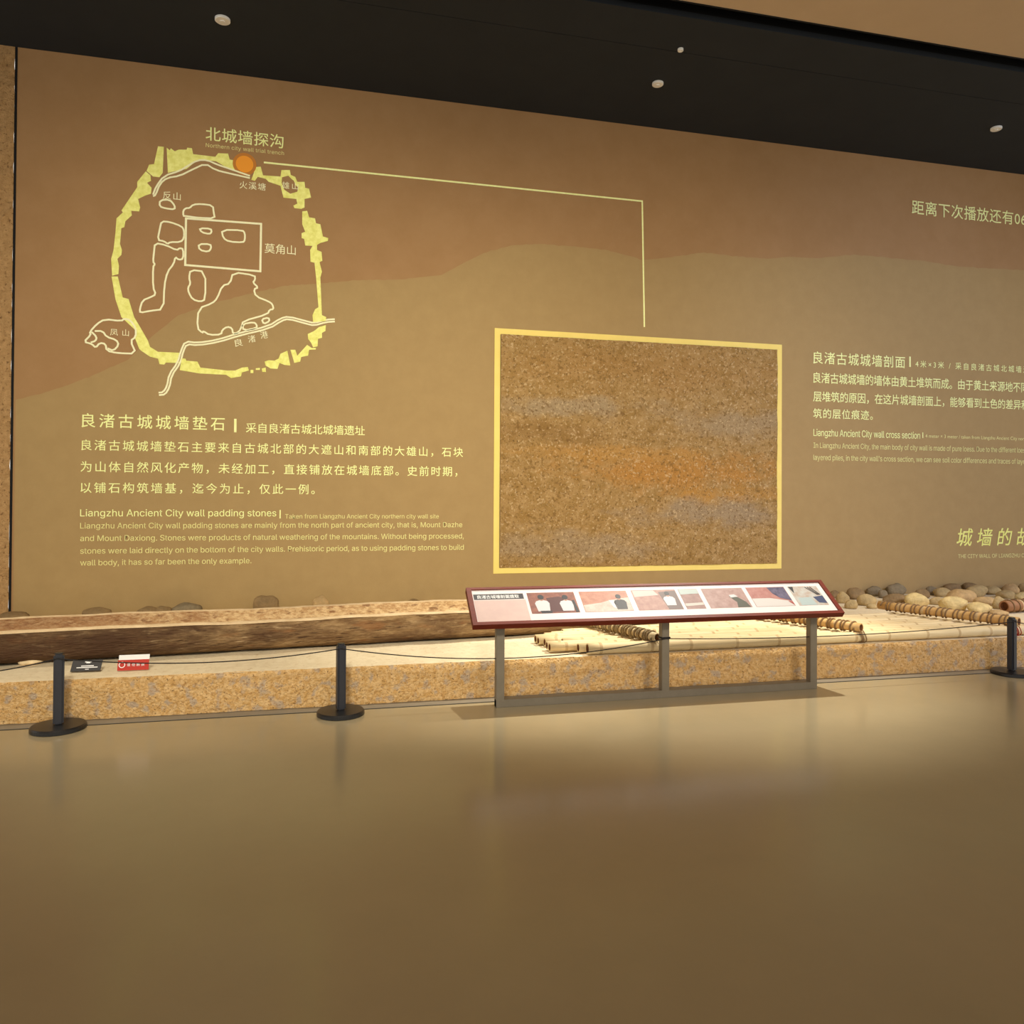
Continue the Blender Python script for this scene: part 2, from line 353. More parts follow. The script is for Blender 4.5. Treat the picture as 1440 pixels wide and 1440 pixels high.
# map of the walled city
Q = lambda l: [wp(100+u/3.6, 160+v/3.6) for u, v in l]
c0 = wp(344, 555)
mp_ = empty('projected_map', (c0.x, PY, c0.z), 'projected yellow map of a ringed ancient city at the upper left of the wall', 'projection')
pieces = [
 [(440,165),(470,168),(464,300),(447,322),(415,318),(382,290),(395,258),(420,255),(430,210)],
 [(484,172),(500,185),(505,175),(525,190),(545,182),(585,182),(588,172),(612,175),(618,205),(730,218),(745,200),(795,202),(803,232),(845,240),(915,285),(905,312),(830,285),(780,268),(735,242),(690,235),(640,235),(585,280),(540,288),(490,300)],
 [(378,292),(335,345),(335,372),(255,490),(262,500),(230,530),(225,600),(215,690),(203,735),(208,820),(240,812),(243,770),(235,735),(255,715),(258,690),(248,660),(255,580),(270,575),(275,545),(308,515),(305,492),(345,495),(350,475),(340,432),(375,415),(405,405),(408,375),(385,350),(405,340),(402,312)],
 [(205,824),(237,824),(262,930),(292,938),(300,965),(320,1030),(350,1080),(390,1150),(400,1180),(440,1205),(548,1210),(545,1262),(480,1260),(472,1270),(448,1268),(440,1240),(400,1230),(355,1200),(345,1190),(325,1140),(330,1100),(255,1030),(225,940)],
 [(560,1238),(580,1240),(583,1250),(640,1255),(655,1285),(790,1300),(830,1300),(865,1285),(895,1282),(900,1300),(865,1310),(860,1330),(810,1338),(785,1322),(650,1315),(550,1298),(555,1270)],
 [(908,1297),(923,1297),(923,1313),(908,1313)], [(935,1289),(956,1287),(956,1297),(935,1297)], [(965,1290),(985,1285),(987,1308),(968,1307)],
 [(980,1255),(1000,1248),(1030,1250),(1050,1240),(1060,1215),(1095,1200),(1110,1275),(1080,1272),(1055,1262),(1045,1292),(1010,1290),(985,1275)],
 [(1110,1195),(1135,1195),(1145,1225),(1195,1170),(1218,1186),(1240,1186),(1238,1194),(1205,1195),(1200,1225),(1165,1232),(1160,1255),(1130,1262)],
 [(1255,1080),(1290,1070),(1288,1100),(1270,1110),(1270,1135),(1250,1140),(1248,1178),(1225,1183),(1215,1160),(1200,1140),(1198,1115),(1230,1100)],
 [(1170,495),(1195,492),(1205,525),(1235,530),(1240,555),(1262,560),(1275,622),(1302,630),(1300,645),(1262,655),(1245,665),(1245,690),(1268,700),(1272,745),(1258,752),(1270,800),(1262,830),(1270,1020),(1292,1030),(1288,1050),(1225,1055),(1222,1020),(1235,990),(1252,980),(1240,830),(1232,755),(1212,750),(1210,690),(1222,670),(1185,668),(1180,635),(1167,630),(1167,605),(1185,598),(1170,560)]]
for i_, p in enumerate(pieces): fin(poly_bm(Q(p), PY-.0003*i_), 'city_wall_section', m_ring, mp_)
fin(poly_bm(Q([(930,270),(960,268),(972,312),(1060,318),(1065,285),(1108,285),(1112,310),(1135,320),(1145,345),(1182,345),(1185,375),(1205,380),(1215,425),(1182,432),(1182,475),(1165,482),(1130,478),(1125,465),(1145,455),(1140,432),(1075,425),(1060,365),(1000,345),(985,330),(945,320),(930,340),(912,335),(925,300)]),
            hole=Q([(1068,322),(1100,314),(1115,330),(1128,340),(1135,360),(1150,375),(1145,395),(1110,405),(1080,385),(1066,350)])), 'city_wall_section', m_ring, mp_)
outl = {
 'river': [([(415,410),(430,370),(470,315),(550,290),(585,268),(640,235),(690,235),(740,258),(800,278),(905,315)],0),([(415,418),(428,412),(450,355),(485,325),(550,315),(610,285),(680,252),(730,285),(800,302),(905,326)],0),
   ([(1335,1040),(1290,1043),(1230,1060),(1190,1050),(1100,1026),(1060,1036),(1000,1075),(850,1110),(740,1145),(640,1160),(578,1152),(556,1200),(540,1260),(496,1320),(486,1380),(466,1410),(443,1412)],0),
   ([(1335,1052),(1290,1055),(1230,1073),(1190,1063),(1100,1038),(1066,1048),(1006,1087),(856,1122),(744,1157),(640,1173),(586,1166),(568,1202),(553,1263),(509,1325),(499,1384),(476,1422),(445,1424)],0)],
 'mound_outline': [([(450,438),(500,435),(525,465),(525,485),(480,480),(448,470)],1),
   ([(568,518),(568,490),(582,478),(600,478),(618,460),(660,457),(718,465),(722,500),(728,530),(650,528),(580,518)],1),
   ([(650,580),(708,582),(712,600),(700,610),(660,600)],1),([(762,588),(868,590),(880,605),(880,640),(870,652),(800,648),(770,630)],1),([(645,660),(705,660),(710,680),(695,700),(650,690)],1),
   ([(458,545),(500,548),(560,570),(572,590),(572,630),(555,650),(500,650),(490,660),(470,645),(438,640),(450,580)],1),
   ([(425,655),(480,665),(535,692),(550,680),(568,685),(568,735),(545,740),(528,725),(520,760),(488,800),(472,870),(468,990),(400,998),(350,1008),(348,990),(362,945),(400,930),(430,915),(415,880),(415,775),(425,762),(415,750),(420,700)],1),
   ([(605,790),(680,800),(680,940),(655,952),(615,940),(595,905),(592,880),(605,860),(597,830)],1),
   ([(820,802),(930,818),(932,840),(920,855),(948,880),(925,888),(935,925),(1000,950),(1020,965),(1025,990),(1005,992),(995,1015),(870,1050),(865,1075),(850,1105),(820,1115),(815,1085),(790,1078),(765,1095),(760,1118),(700,1120),(670,1100),(665,1110),(638,1085),(645,985),(715,960),(740,935),(765,870),(805,860)],1),
   ([(872,1098),(868,1065),(925,1055),(940,1068),(940,1085)],1),([(975,1065),(965,1040),(1000,1032),(1005,1050)],1),
   ([(65,1155),(100,1120),(95,1105),(130,1065),(170,1040),(255,1050),(270,1037),(300,1045),(328,1085),(328,1130),(300,1150),(330,1215),(235,1212),(180,1200),(175,1165),(145,1160),(125,1185),(105,1165)],1),
   ([(120,1100),(160,1100),(180,1130),(230,1145),(242,1170),(215,1200),(185,1188)],0),([(105,1105),(130,1130),(125,1150),(100,1158)],0)],
 'palace_outline': [([(582,530),(962,558),(958,798),(578,766)],1)]}
for nm, ls in outl.items():
    for p, cl in ls: fin(ribbon_bm(Q(p) if nm == 'palace_outline' else chaikin(Q(p), cl), .020 if nm != 'palace_outline' else .024, bool(cl), PY-.001), nm, m_litw, mp_)
cc = wp(344, 231); r_ = .105
for nm, rad, mm, yy in (('marker_halo', .135, m_glow, .0008), ('marker_dot', .100, m_orange, .002)):
    fin(poly_bm([cc+Vector((math.cos(a*math.pi/16)*rad, 0, math.sin(a*math.pi/16)*rad)) for a in range(32)], PY-yy), nm, mm, mp_)
q = lambda u, v: (100+u/3.6, 160+v/3.6)
def maptext(nm, s, u0, u1, v0, v1, m=m_litw, off=.0, rot=0):
    x0, yt = q(u0, v0); x1, yb = q(u1, v1); wall_text(nm, s, x0, x1, yt, yb, m, mp_, off=off, rot=rot)
maptext('map_title', '北城墙探沟', 682, 1075, 65, 135, m_lit, .012)
maptext('map_title', 'Northern city wall trial trench', 682, 1078, 148, 174, m_litd)
maptext('place_name', '火溪塘', 853, 985, 340, 378); maptext('place_name', '雄山', 1068, 1150, 343, 378)
maptext('place_name', '反山', 465, 555, 392, 432); maptext('place_name', '莫角山', 980, 1137, 655, 705)
maptext('place_name', '凤山', 198, 293, 1088, 1122)
maptext('place_name', '良', 832, 872, 1143, 1180, rot=-.2); maptext('place_name', '渚', 900, 937, 1124, 1160, rot=-.2); maptext('place_name', '港', 962, 1000, 1103, 1140, rot=-.2)

ln = fin(ribbon_bm([wp(371, 228.5), wp(903, 283), wp(906, 460)], .022), 'callout_line', m_lit)
tag(ln, 'thin projected line bending from the map down to the earth section', 'projection')

# text block lower left
c0 = wp(113, 800)
tb = empty('projected_text', (c0.x, PY, c0.z), 'projected yellow Chinese and English text about padding stones below the map', 'projection')
W = lambda nm, s, x0, x1, yt, yb, m=m_lit, sf=None, off=.008, p=tb, shear=0: wall_text(nm, s, x0, x1, yt, yb, m, p, sf, shear, off)
W('heading', '良渚古城城墙垫石', 115, 316, 581, 600.8, off=.012)
def bar(x, yt, yb, wd, p):
    a = wp(x, yt); b = wp(x, yb); fin(ribbon_bm([Vector((a.x, 0, a.z)), Vector((a.x, 0, b.z))], wd), 'divider_bar', m_lit, p)
bar(331, 589, 608, .028, tb)
W('heading', '采自良渚古城北城墙遗址', 346, 513, 594.4, 608.5)
W('text_line', '良渚古城城墙垫石主要来自古城北部的大遮山和南部的大雄山，石块', 114.6, 651, 618, 633.5)
W('text_line', '为山体自然风化产物，未经加工，直接铺放在城墙底部。史前时期，', 113.5, 643, 648.3, 664)
W('text_line', '以铺石构筑墙基，迄今为止，仅此一例。', 113.5, 442.5, 678, 693.5)
W('heading', 'Liangzhu Ancient City wall padding stones', 113, 388.5, 716, 729, m_lit, off=.006)
bar(394, 717, 729, .014, tb)
W('heading', 'Taken from Liangzhu Ancient City northern city wall site', 401, 617, 722.7, 731, m_litd, off=.0)
W('text_line', 'Liangzhu Ancient City wall padding stones are mainly from the north part of ancient city, that is, Mount Dazhe', 113, 650, 735, 745.5, m_litd, off=.004)
W('text_line', 'and Mount Daxiong. Stones were products of natural weathering of the mountains. Without being processed,', 113, 652, 752.6, 763.3, m_litd, off=.004)
W('text_line', 'stones were laid directly on the bottom of the city walls. Prehistoric period, as to using padding stones to build', 113, 652, 770.3, 781, m_litd, off=.004)
W('text_line', 'wall body, it has so far been the only example.', 113, 353.5, 787, 797.5, m_litd, off=.004)

# text block at the right
c0 = wp(1143, 660)
tr = empty('projected_text', (c0.x, PY, c0.z), 'projected Chinese and English text right of the earth section', 'projection')
V = lambda *a, **k: W(*a, p=tr, **k)
q = lambda u, v: (1120+u/4.5, 460+v/4.5)
V('heading', '良渚古城城墙剖面', 1143.3, 1272.3, 494, 511.2, off=.012)
bar(1279.5, 501.5, 516, .026, tr)
V('heading', '4米×3米 / 采自良渚古城北城墙遗址', 1287, 1436, 506.5, 516.5, sf='4米×3米 / 采自良渚古城北城墙')
V('text_line', '良渚古城城墙的墙体由黄土堆筑而成。由于黄土来源地不同以及', 1143.3, 1434.5, 523.3, 538.5, sf='良渚古城城墙的墙体由黄土堆筑而成。由于黄土来源地不', off=.012)
V('text_line', '层堆筑的原因，在这片城墙剖面上，能够看到土色的差异和', 1143.3, 1435, 550, 565, sf='层堆筑的原因，在这片城墙剖面上，能够看到土色的差异', off=.012)
V('text_line', '筑的层位痕迹。', 1143.3, 1227, 574.2, 588, off=.012)
V('heading', 'Liangzhu Ancient City wall cross section', 1143.6, 1293.5, 603, 615.8, off=.006)
bar(1297.5, 608, 616, .014, tr)
V('heading', '4 meter × 3 meter / taken from Liangzhu Ancient City northern', 1301, 1430, 610.5, 617, m_litd, sf='4 meter × 3 meter / taken from Liangzhu Ancient City', off=0)
V('text_line', 'In Liangzhu Ancient City, the main body of city wall is made of pure loess. Due to the different loess', 1143.6, 1428, 622, 632, m_litd, sf='In Liangzhu Ancient City, the main body of city wall is made of pure loess. Due to the different', off=.002)
V('text_line', 'layered piles, in the city wall\'s cross section, we can see soil color differences and traces of layered', 1143.6, 1428, 639, 649, m_litd, sf='layered piles, in the city wall\'s cross section, we can see soil color differences and traces of', off=.002)

c0 = wp(1282, 305)
pc = empty('projected_text', (c0.x, PY, c0.z), 'short projected countdown line high at the right end of the wall', 'projection')
wall_text('text_line', '距离下次播放还有06', 1282, 1424.5, 281, 301, m_lit, pc, '距离下次播放还有', off=.008)
c0 = wp(1345, 786)
pt = empty('projected_title', (c0.x, PY, c0.z), 'projected brush-lettered title above the stones at the right', 'projection')
wall_text('brush_lettering', '城墙的故事', 1345, 1423, 743, 768, m_ring, pt, '城墙的', shear=.18, off=.018)
wall_text('text_line', 'THE CITY WALL OF LIANGZHU CITY', 1347, 1434, 779.5, 785, m_litd, pt, 'THE CITY WALL OF LIANGZHU', off=0)

# ------------------------------------------------------------------ earth section panel
a, b = wp(703.5, 470), wp(1091.8, 792)
sx0, sx1, sz0, sz1 = a.x, b.x, b.z, a.z
sec = empty('earth_section', ((sx0+sx1)/2, D, sz0), 'large rectangular section of layered brown soil framed in yellow on the wall', 'wall section')
bd = .075
for nm, x0, x1, z0, z1 in (('border_strip', sx0-bd, sx1+bd, sz1, sz1+bd), ('border_strip', sx0-bd, sx1+bd, sz0-bd, sz0), ('border_strip', sx0-bd, sx0, sz0, sz1), ('border_strip', sx1, sx1+bd, sz0, sz1)):
    box(nm, m_border, x0, x1, D-.008, D-.002, z0, z1, parent=sec)
fr = [0, .163, .338, .665, 1]
for s_ in range(4):
    z0 = sz0+(sz1-sz0)*fr[s_]; z1 = sz0+(sz1-sz0)*fr[s_+1]-.0015
    bm = bmesh.new(); nx = 140; nz = max(8, int((z1-z0)/.03))
    gg = []
    for i in range(nx+1):
        c = []
        for j in range(nz+1):
            x = sx0+.006+(sx1-sx0-.012)*i/nx; z = z0+(z1-z0)*j/nz
            e = min(i, nx-i, j, nz-j)
            dsp = .016+.02*noise.fractal((x*3, z*3, 1), 1, 2, 4)+.008*noise.noise((x*17, z*17, 3))
            c.append(bm.verts.new((x, D-(.014+max(0, dsp)*(1 if e else .8)), z)))
        gg.append(c)
    for i in range(nx):
        for j in range(nz): bm.faces.new((gg[i][j], gg[i+1][j], gg[i+1][j+1], gg[i][j+1]))
    fin(bm, 'soil_slab', m_soil, sec, True)

# ------------------------------------------------------------------ dugout boat
def boat():
    xa, xb = -5.4, 3.72
    n = 96; seg = 36
    root = empty('dugout_canoe', (-1, 7.45, ZT), 'long weathered dugout log canoe lying along the platform at the left', 'boat')
    sl = .10
    def sect(i):
        x = xa+(xb-xa)*i/n; t = min(1, (x-xa)/1.1, (xb-x)/1.3); t = max(0, t)
        k = math.sqrt(max(.0, 1-(1-t)**2)); k = max(.12, k)
        yc = 7.46+sl*(x+.75)
        hw = .41*k; hh = .285+.012*noise.noise((x*.8, 0, 0)); lift = .10*(1-t)**2
        return x, yc, hw, hh, lift, k
    outer = bmesh.new(); ro = []; ri = []; rim = []
    for i in range(n+1):
        x, yc, hw, hh, lift, k = sect(i)
        c = []
        for j in range(seg+1):
            a = math.pi*j/seg
            y = -math.copysign(abs(math.cos(a))**.42, math.cos(a)); z = 1-math.sin(a)**.85
            yy = y*hw*(1.0+.05*math.sin(a)*math.sin(a*1.0))
            nn = .014*noise.fractal((x*1.1, y*3, z*3), 1, 2, 4)+.012*noise.noise((x*4, y*9, z*9))
            c.append(outer.verts.new((x, yc+yy*(1+nn*2), ZT+lift+z*(hh-lift)+(nn*.4 if 0 < j < seg else .006*noise.noise((x*3, j, 0)))+.004)))
        ro.append(c)
    for i in range(n):
        for j in range(seg): outer.faces.new((ro[i][j], ro[i+1][j], ro[i+1][j+1], ro[i][j+1]))
    outer.faces.new(ro[0]); outer.faces.new(ro[-1][::-1])
    ends = [[(v.co.copy()) for v in (c[0], c[-1])] for c in ro]
    bmesh.ops.recalc_face_normals(outer, faces=outer.faces)
    fin(outer, 'hull', m_log, root, True)
    inn = bmesh.new()
    for i in range(n+1):
        x, yc, hw, hh, lift, k = sect(i)
        c = []; th = .045
        floor_ = .10 if 6 < i < n-7 else .20
        p0, p1 = ends[i]
        for j in range(seg+1):
            a = math.pi*j/seg; y = -math.cos(a); z = 1-math.sin(a)**.6
            yy = yc+y*max(.01, hw-th)*(1+.03*noise.noise((x*2, y*2, 5)))
            zz = ZT+floor_+z*(hh-floor_)+.004
            if j in (0, seg): zz = (p0 if j == 0 else p1).z
            c.append(inn.verts.new((x, yy, zz)))
        ri.append(c); 
    for i in range(4, n-4):
        for j in range(seg): inn.faces.new((ri[i][j+1], ri[i+1][j+1], ri[i+1][j], ri[i][j]))
    # rim with a rounded crown, its bright highlight painted pale, a part of its own
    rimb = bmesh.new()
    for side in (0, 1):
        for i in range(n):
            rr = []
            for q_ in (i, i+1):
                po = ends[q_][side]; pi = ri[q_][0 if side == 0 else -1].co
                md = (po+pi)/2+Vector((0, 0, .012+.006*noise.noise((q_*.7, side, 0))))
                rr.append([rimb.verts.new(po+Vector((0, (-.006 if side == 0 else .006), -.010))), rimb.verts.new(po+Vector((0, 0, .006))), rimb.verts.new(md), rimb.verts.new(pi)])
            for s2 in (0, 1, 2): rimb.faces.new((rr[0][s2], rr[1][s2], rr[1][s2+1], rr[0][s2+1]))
    for c in (ri[:5], ri[-5:]):   # solid end blocks
        for i in range(len(c)-1):
            inn.faces.new((c[i][0], c[i+1][0], c[i+1][-1], c[i][-1]))
    for i in (4, n-4):
        inn.faces.new(ri[i])
    bmesh.ops.remove_doubles(inn, verts=inn.verts, dist=.0005)
    bmesh.ops.recalc_face_normals(inn, faces=inn.faces)
    fin(inn, 'hollow', m_logx, root, True)
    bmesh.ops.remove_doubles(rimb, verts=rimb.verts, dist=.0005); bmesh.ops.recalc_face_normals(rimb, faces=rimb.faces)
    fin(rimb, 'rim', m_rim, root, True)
boat()

# ------------------------------------------------------------------ bamboo
def culm_mesh(L, r, nodes, seg=14, axis_bend=0, tags=None, taper=.1):
    """hollow-ended culm along +X starting at the origin, centre line on z = 0"""
    bm = bmesh.new(); prof = [(.05, r*.72), (0, r*.74), (0, r)]
    for nx_ in nodes:
        if .03 < nx_ < L-.03: prof += [(nx_-.012, r), (nx_-.005, r*1.06), (nx_+.003, r*1.0), (nx_+.008, r*1.05), (nx_+.016, r)]
    prof += [(L, r), (L, r*.74), (L-.05, r*.72)]
    rings = []; 
    for x, rad in prof:
        f_ = 1-taper*x/L; zb = axis_bend*math.sin(math.pi*x/L)
        rings.append([bm.verts.new((x, math.cos(2*math.pi*k/seg)*rad*f_+zb, math.sin(2*math.pi*k/seg)*rad*f_)) for k in range(seg)])
    for i in range(len(rings)-1):
        x0, r0 = prof[i]; x1, r1 = prof[i+1]
        mi = 1 if (abs(x1-x0) < .0095 and x0 not in (0, L) and abs(x1-L) > .001 and x1 != 0) else 0
        if i == 0 or i == len(rings)-2: mi = 2
        for k in range(seg):
            f2 = bm.faces.new((rings[i][k], rings[i][(k+1) % seg], rings[i+1][(k+1) % seg], rings[i+1][k])); f2.material_index = mi; f2.smooth = True
    for rg in (rings[0][::-1], rings[-1]):
        f2 = bm.faces.new(rg); f2.material_index = 2
    bmesh.ops.recalc_face_normals(bm, faces=bm.faces)
    return bm
def culm(name, a, b, r, m, parent, sp=.33, taper=.1, seg=14, bend=0):
    a, b = Vector(a), Vector(b); L = (b-a).length
    nodes = []; x = random.uniform(.08, .3)
    while x < L: nodes.append(x); x += sp*random.uniform(.8, 1.2)
    bm = culm_mesh(L, r, nodes, seg, bend, taper=taper)
    rotm = (b-a).to_track_quat('X', 'Z').to_matrix().to_4x4()
    bm.transform(Matrix.Translation(a) @ rotm)
    return fin(bm, name, [m, m_node, m_hollow], parent)

raft = empty('bamboo_raft', (4.6, 6.95, ZT), 'pale bamboo pole raft lying on the platform beside the canoe', 'raft')
# left end and right end of every pole, from the near edge to the far edge
NP = 11
ends = [(825, None), (812, None), (772, None), (768, None), (790, None), (765, None), (756, None), (752, None), (765, None), (775, None), (790, None), (800, None), (820, None)]
y = 6.44
rad0 = [.050, .041, .040, .038, .040, .039, .038, .040, .039, .038, .040]
rx = [9.6, 9.2, 8.3, 7.6, 7.3, 7.15, 7.0, 6.9, 6.8, 6.7, 6.5]
yy = y
for k in range(NP):
    r = rad0[k]; xl = gp(ends[k][0], 700, 5).x
    # left end x: solve on the pole's own depth line
    lo, hi = 0., 6.
    d = ray(ends[k][0], 905); xl = d.x/d.y*yy
    skew = .008+.065*k/(NP-1)
    culm('bamboo_pole', (xl, yy-.02, ZT+r+.004+.008*random.random()), (rx[k], yy+skew*(rx[k]-xl), ZT+r*.9+.006), r, m_bamboo, raft, .46, .02)
    yy += .086 if k else .096
ztop = ZT+.105
def cross(px0, px1, r, m, mr, rr, turns, y0, y1, label=None):
    """cross pole lashed on top, x at its rear and near ends given by the sight lines"""
    d0 = ray(*px0); d1 = ray(*px1)
    a = Vector((d0.x/d0.y*y1, y1, ztop+r)); b = Vector((d1.x/d1.y*y0, y0, ztop+r))
    o = culm('cross_pole', a, b, r, m, raft, .28, 0)
    ax_ = (b-a).normalized(); sd = ax_.cross(Vector((0, 0, 1))).normalized(); L = (b-a).length
    pts = []; N = turns*14
    for i in range(N+1):
        t = i/N; ph = t*turns*2*math.pi; s_ = L*(.03+.93*t)+.012*math.sin(ph*.37)
        w_ = r+rr*.9+.004*noise.noise((t*40, 0, turns))
        p = a+ax_*s_+sd*math.cos(ph)*w_+Vector((0, 0, math.sin(ph)*w_))
        pts.append(p)
    fin(tube_bm(pts, rr, 6), 'rope_lashing', mr, o, True)
    return o, a, b
c1, a1, b1 = cross((828, 882), (924, 903), .040, m_bamboo, m_rope2, .0095, 25, 6.36, 7.34)
c2, a2, b2 = cross((1060, 868), (1211, 884), .043, m_tanb, m_rope, .008, 23, 6.42, 7.52)
c3, a3, b3 = cross((1236, 848), (1433, 876), .047, m_tanb, m_rope, .007, 24, 6.38, 7.74)
# bindings round the near pole beneath the cross poles
for b_, mm in ((b1, m_rope), (b2, m_rope), (b3, m_redstrap)):
    for q_ in (-.035, -.02, 0.01):
        x = b_.x+q_+.02; pts = [Vector((x+.01*math.sin(a*.8), 6.44+math.cos(a*math.pi/8)*.056, ZT+.056+math.sin(a*math.pi/8)*(.053 if math.sin(a*math.pi/8) < 0 else .065))) for a in range(17)]
        fin(tube_bm(pts, .005, 5), 'rope_binding', mm, raft, True)
# brown bound pole among the stones, far right
p0 = wp(1412, 845, 7.75); bp_ = empty('bound_pole', (p0.x+.4, 7.75, ZT), 'reddish brown bound pole among stones at the right edge', 'pole')
o = culm('pole', (p0.x, 7.75, ZT+.085), (p0.x+1.6, 7.95, ZT+.085), .07, mat('red_brown_bamboo', (150, 104, 68), .6, 8, (170, 122, 82)), bp_, .2, 0)
pts = []
for i in range(14*16+1):
    t = i/(14*16); ph = t*14*2*math.pi; pts.append(Vector((p0.x+.04+1.45*t, 7.755+.18*t+math.cos(ph)*.076, ZT+.087+math.sin(ph)*.076)))
fin(tube_bm(pts, .008, 6), 'rope_lashing', m_rope, o, True)

# ------------------------------------------------------------------ stones
stone_mats = {}
def smat(c):
    if c not in stone_mats:
        m = mat('river_stone', tuple(int(v*.9) for v in c), .85, 7, tuple(min(255, int(v*1.08)) for v in c), .6, 40, .2)
        stone_mats[c] = m
    return stone_mats[c]
TAN, DKB, GRY, PALE, ORG = (184, 158, 110), (142, 116, 80), (134, 118, 92), (216, 190, 132), (190, 158, 110)
zr = lambda u, v: (1150+u/4.966, 800+v/4.966)
stones = [  # centre and size in zoomed pixels of the pile, colour, label
 (118, 175, 90, 55, DKB, 'dark stone half hidden behind the sign corner'),
 (175, 200, 92, 82, TAN, 'round tan stone just right of the sign corner'),
 (262, 172, 135, 80, DKB, 'wide dark brown stone by the wall near the sign'),
 (392, 155, 108, 72, GRY, 'grey brown stone by the wall left of the large dark angular one'),
 (458, 175, 70, 60, GRY, 'small grey stone touching the large dark angular one'),
 (545, 142, 155, 92, GRY, 'large dark angular stone, tallest of the left half of the pile'),
 (235, 246, 98, 66, TAN, 'small rounded stone in front, nearest to the sign'),
 (345, 216, 140, 84, TAN, 'tan stone in the second row near the rear left end of the last cross pole'),
 (378, 258, 88, 36, TAN, 'flat little stone touching the rear end of the last cross pole'),
 (545, 205, 200, 62, DKB, 'long low brown stone behind the last cross pole'),
 (730, 172, 110, 66, DKB, 'brown stone behind the pale egg-shaped one'),
 (692, 214, 170, 96, PALE, 'pale egg-shaped stone leaning up behind the last cross pole'),
 (795, 150, 90, 62, GRY, 'dark stone by the wall in the middle of the pile'),
 (868, 162, 125, 66, TAN, 'olive tan stone by the wall, left of the orange one'),
 (930, 122, 120, 44, DKB, 'flat brown stone topmost against the wall under the brush title'),
 (830, 222, 112, 56, TAN, 'small tan stone between two pale stones'),
 (998, 186, 210, 92, ORG, 'big orange tan boulder in the middle row'),
 (948, 238, 205, 96, PALE, 'big pale yellow boulder in front with a pointed top'),
 (1112, 152, 165, 84, TAN, 'long tan stone slanting by the wall right of the orange boulder'),
 (1065, 118, 110, 44, DKB, 'small brown stone topmost on the wall side right of centre'),
 (1168, 226, 150, 62, ORG, 'tan orange stone wedged in the middle row'),
 (1122, 270, 172, 76, PALE, 'pale oblong stone in front, right of the pointed boulder'),
 (1218, 147, 140, 62, TAN, 'flat tan stone by the wall near the right edge'),
 (1270, 236, 115, 92, TAN, 'upright tan stone with a shadowed left side near the right edge'),
 (1262, 302, 140, 34, ORG, 'thin flat stone on the sand right in front of the pile'),
 (1318, 178, 130, 60, TAN, 'sloping stone behind the upright one at the right'),
 (1352, 136, 140, 66, ORG, 'broad stone by the wall at the right edge of the picture'),
 (1420, 186, 90, 54, PALE, 'pale stone cut by the right picture edge'),
 (1450, 132, 90, 62, TAN, 'tan stone by the wall cut by the right picture edge')]
PF = fw
def stone(cx, cy, wpx, hpx, colr, label, grp='stones of the pile', Yfix=None, seed=0):
    # distance at which the stone rests on the sand, kept in front of the wall
    dz = 9.
    for _ in range(12):
        hh = hpx/F*dz; c = ray(cx, cy); t = (ZT+hh*.46-H)/c.z if c.z < -.001 else 99
        dz = t
        if t*c.y > D-.5*max(.16, wpx/F*dz*.42)-.04: dz = (D-.5*max(.16, wpx/F*dz*.42)-.04)/c.y
    if Yfix: dz = Yfix/c.y
    P = Vector((0, 0, H))+ray(cx, cy)*dz
    a = wpx/F*dz/2; h = hpx/F*dz/2; dpt = a*random.uniform(.62, .85)
    dpt = min(dpt, max(.05, D-P.y-.01))
    bm = bmesh.new(); bmesh.ops.create_icosphere(bm, subdivisions=3, radius=1)
    sd = seed*7.7
    for v in bm.verts:
        n = 1+.30*noise.noise(v.co*.9+Vector((sd, 0, 0)))+.08*noise.noise(v.co*2.6+Vector((0, sd, 0)))
        q_ = v.co*n
        for ax2, lim in ((2, -.62),): 
            if q_.z < lim: q_.z = lim+(q_.z-lim)*.25
        v.co = q_
    xs_ = [v.co.x for v in bm.verts]; ys_ = [v.co.y for v in bm.verts]; zs_ = [v.co.z for v in bm.verts]
    for v in bm.verts:
        v.co = Vector((((v.co.x-min(xs_))/(max(xs_)-min(xs_))*2-1)*a, ((v.co.y-min(ys_))/(max(ys_)-min(ys_))*2-1)*dpt, ((v.co.z-min(zs_))/(max(zs_)-min(zs_))*2-1)*h))
    base = P.z-h
    if base > ZT+.0:                     # stones of the rear rows rest deeper in the pile
        for v in bm.verts:
            if v.co.z < 0: v.co.z *= (P.z-ZT+.01)/h
    bm.transform(Matrix.Translation(P))
    o = fin(bm, 'stone', smat(colr), smooth=True)
    return tag(o, label, 'stone', grp)
for i, (u, v, w_, h_, c, l) in enumerate(stones):
    cx, cy = zr(u, v); stone(cx, cy, w_/4.966, h_/4.966, c, l, seed=i+1)
for i, (cx, cy, w_, h_, c, l) in enumerate([
 (20, 866, 40, 12, DKB, 'dark stone top showing above the canoe by the wall seam'),
 (136, 861, 38, 14, DKB, 'low dark stone behind the canoe nearest the wall seam but one'),
 (207, 859, 30, 13, DKB, 'low dark stone behind the canoe, left of a pair'),
 (229, 858, 27, 13, DKB, 'low brown stone behind the canoe in the middle of three'),
 (263, 855, 40, 16, GRY, 'grey stone behind the canoe, right of the closely set low ones'),
 (374, 848, 35, 22, DKB, 'tall dark brown stone behind the canoe below the last English line'),
 (451, 847, 23, 20, ORG, 'small upright tan stone behind the middle of the canoe'),
 (582, 847, 24, 10, DKB, 'small dark stone tip behind the right half of the canoe')]):
    stone(cx, cy, w_, h_, c, l, 'stones behind the canoe', Yfix=9.35, seed=50+i)
stone(44, 929, 32, 10, (226, 200, 158), 'pale flat stone under the near side of the canoe at left', None, seed=70)

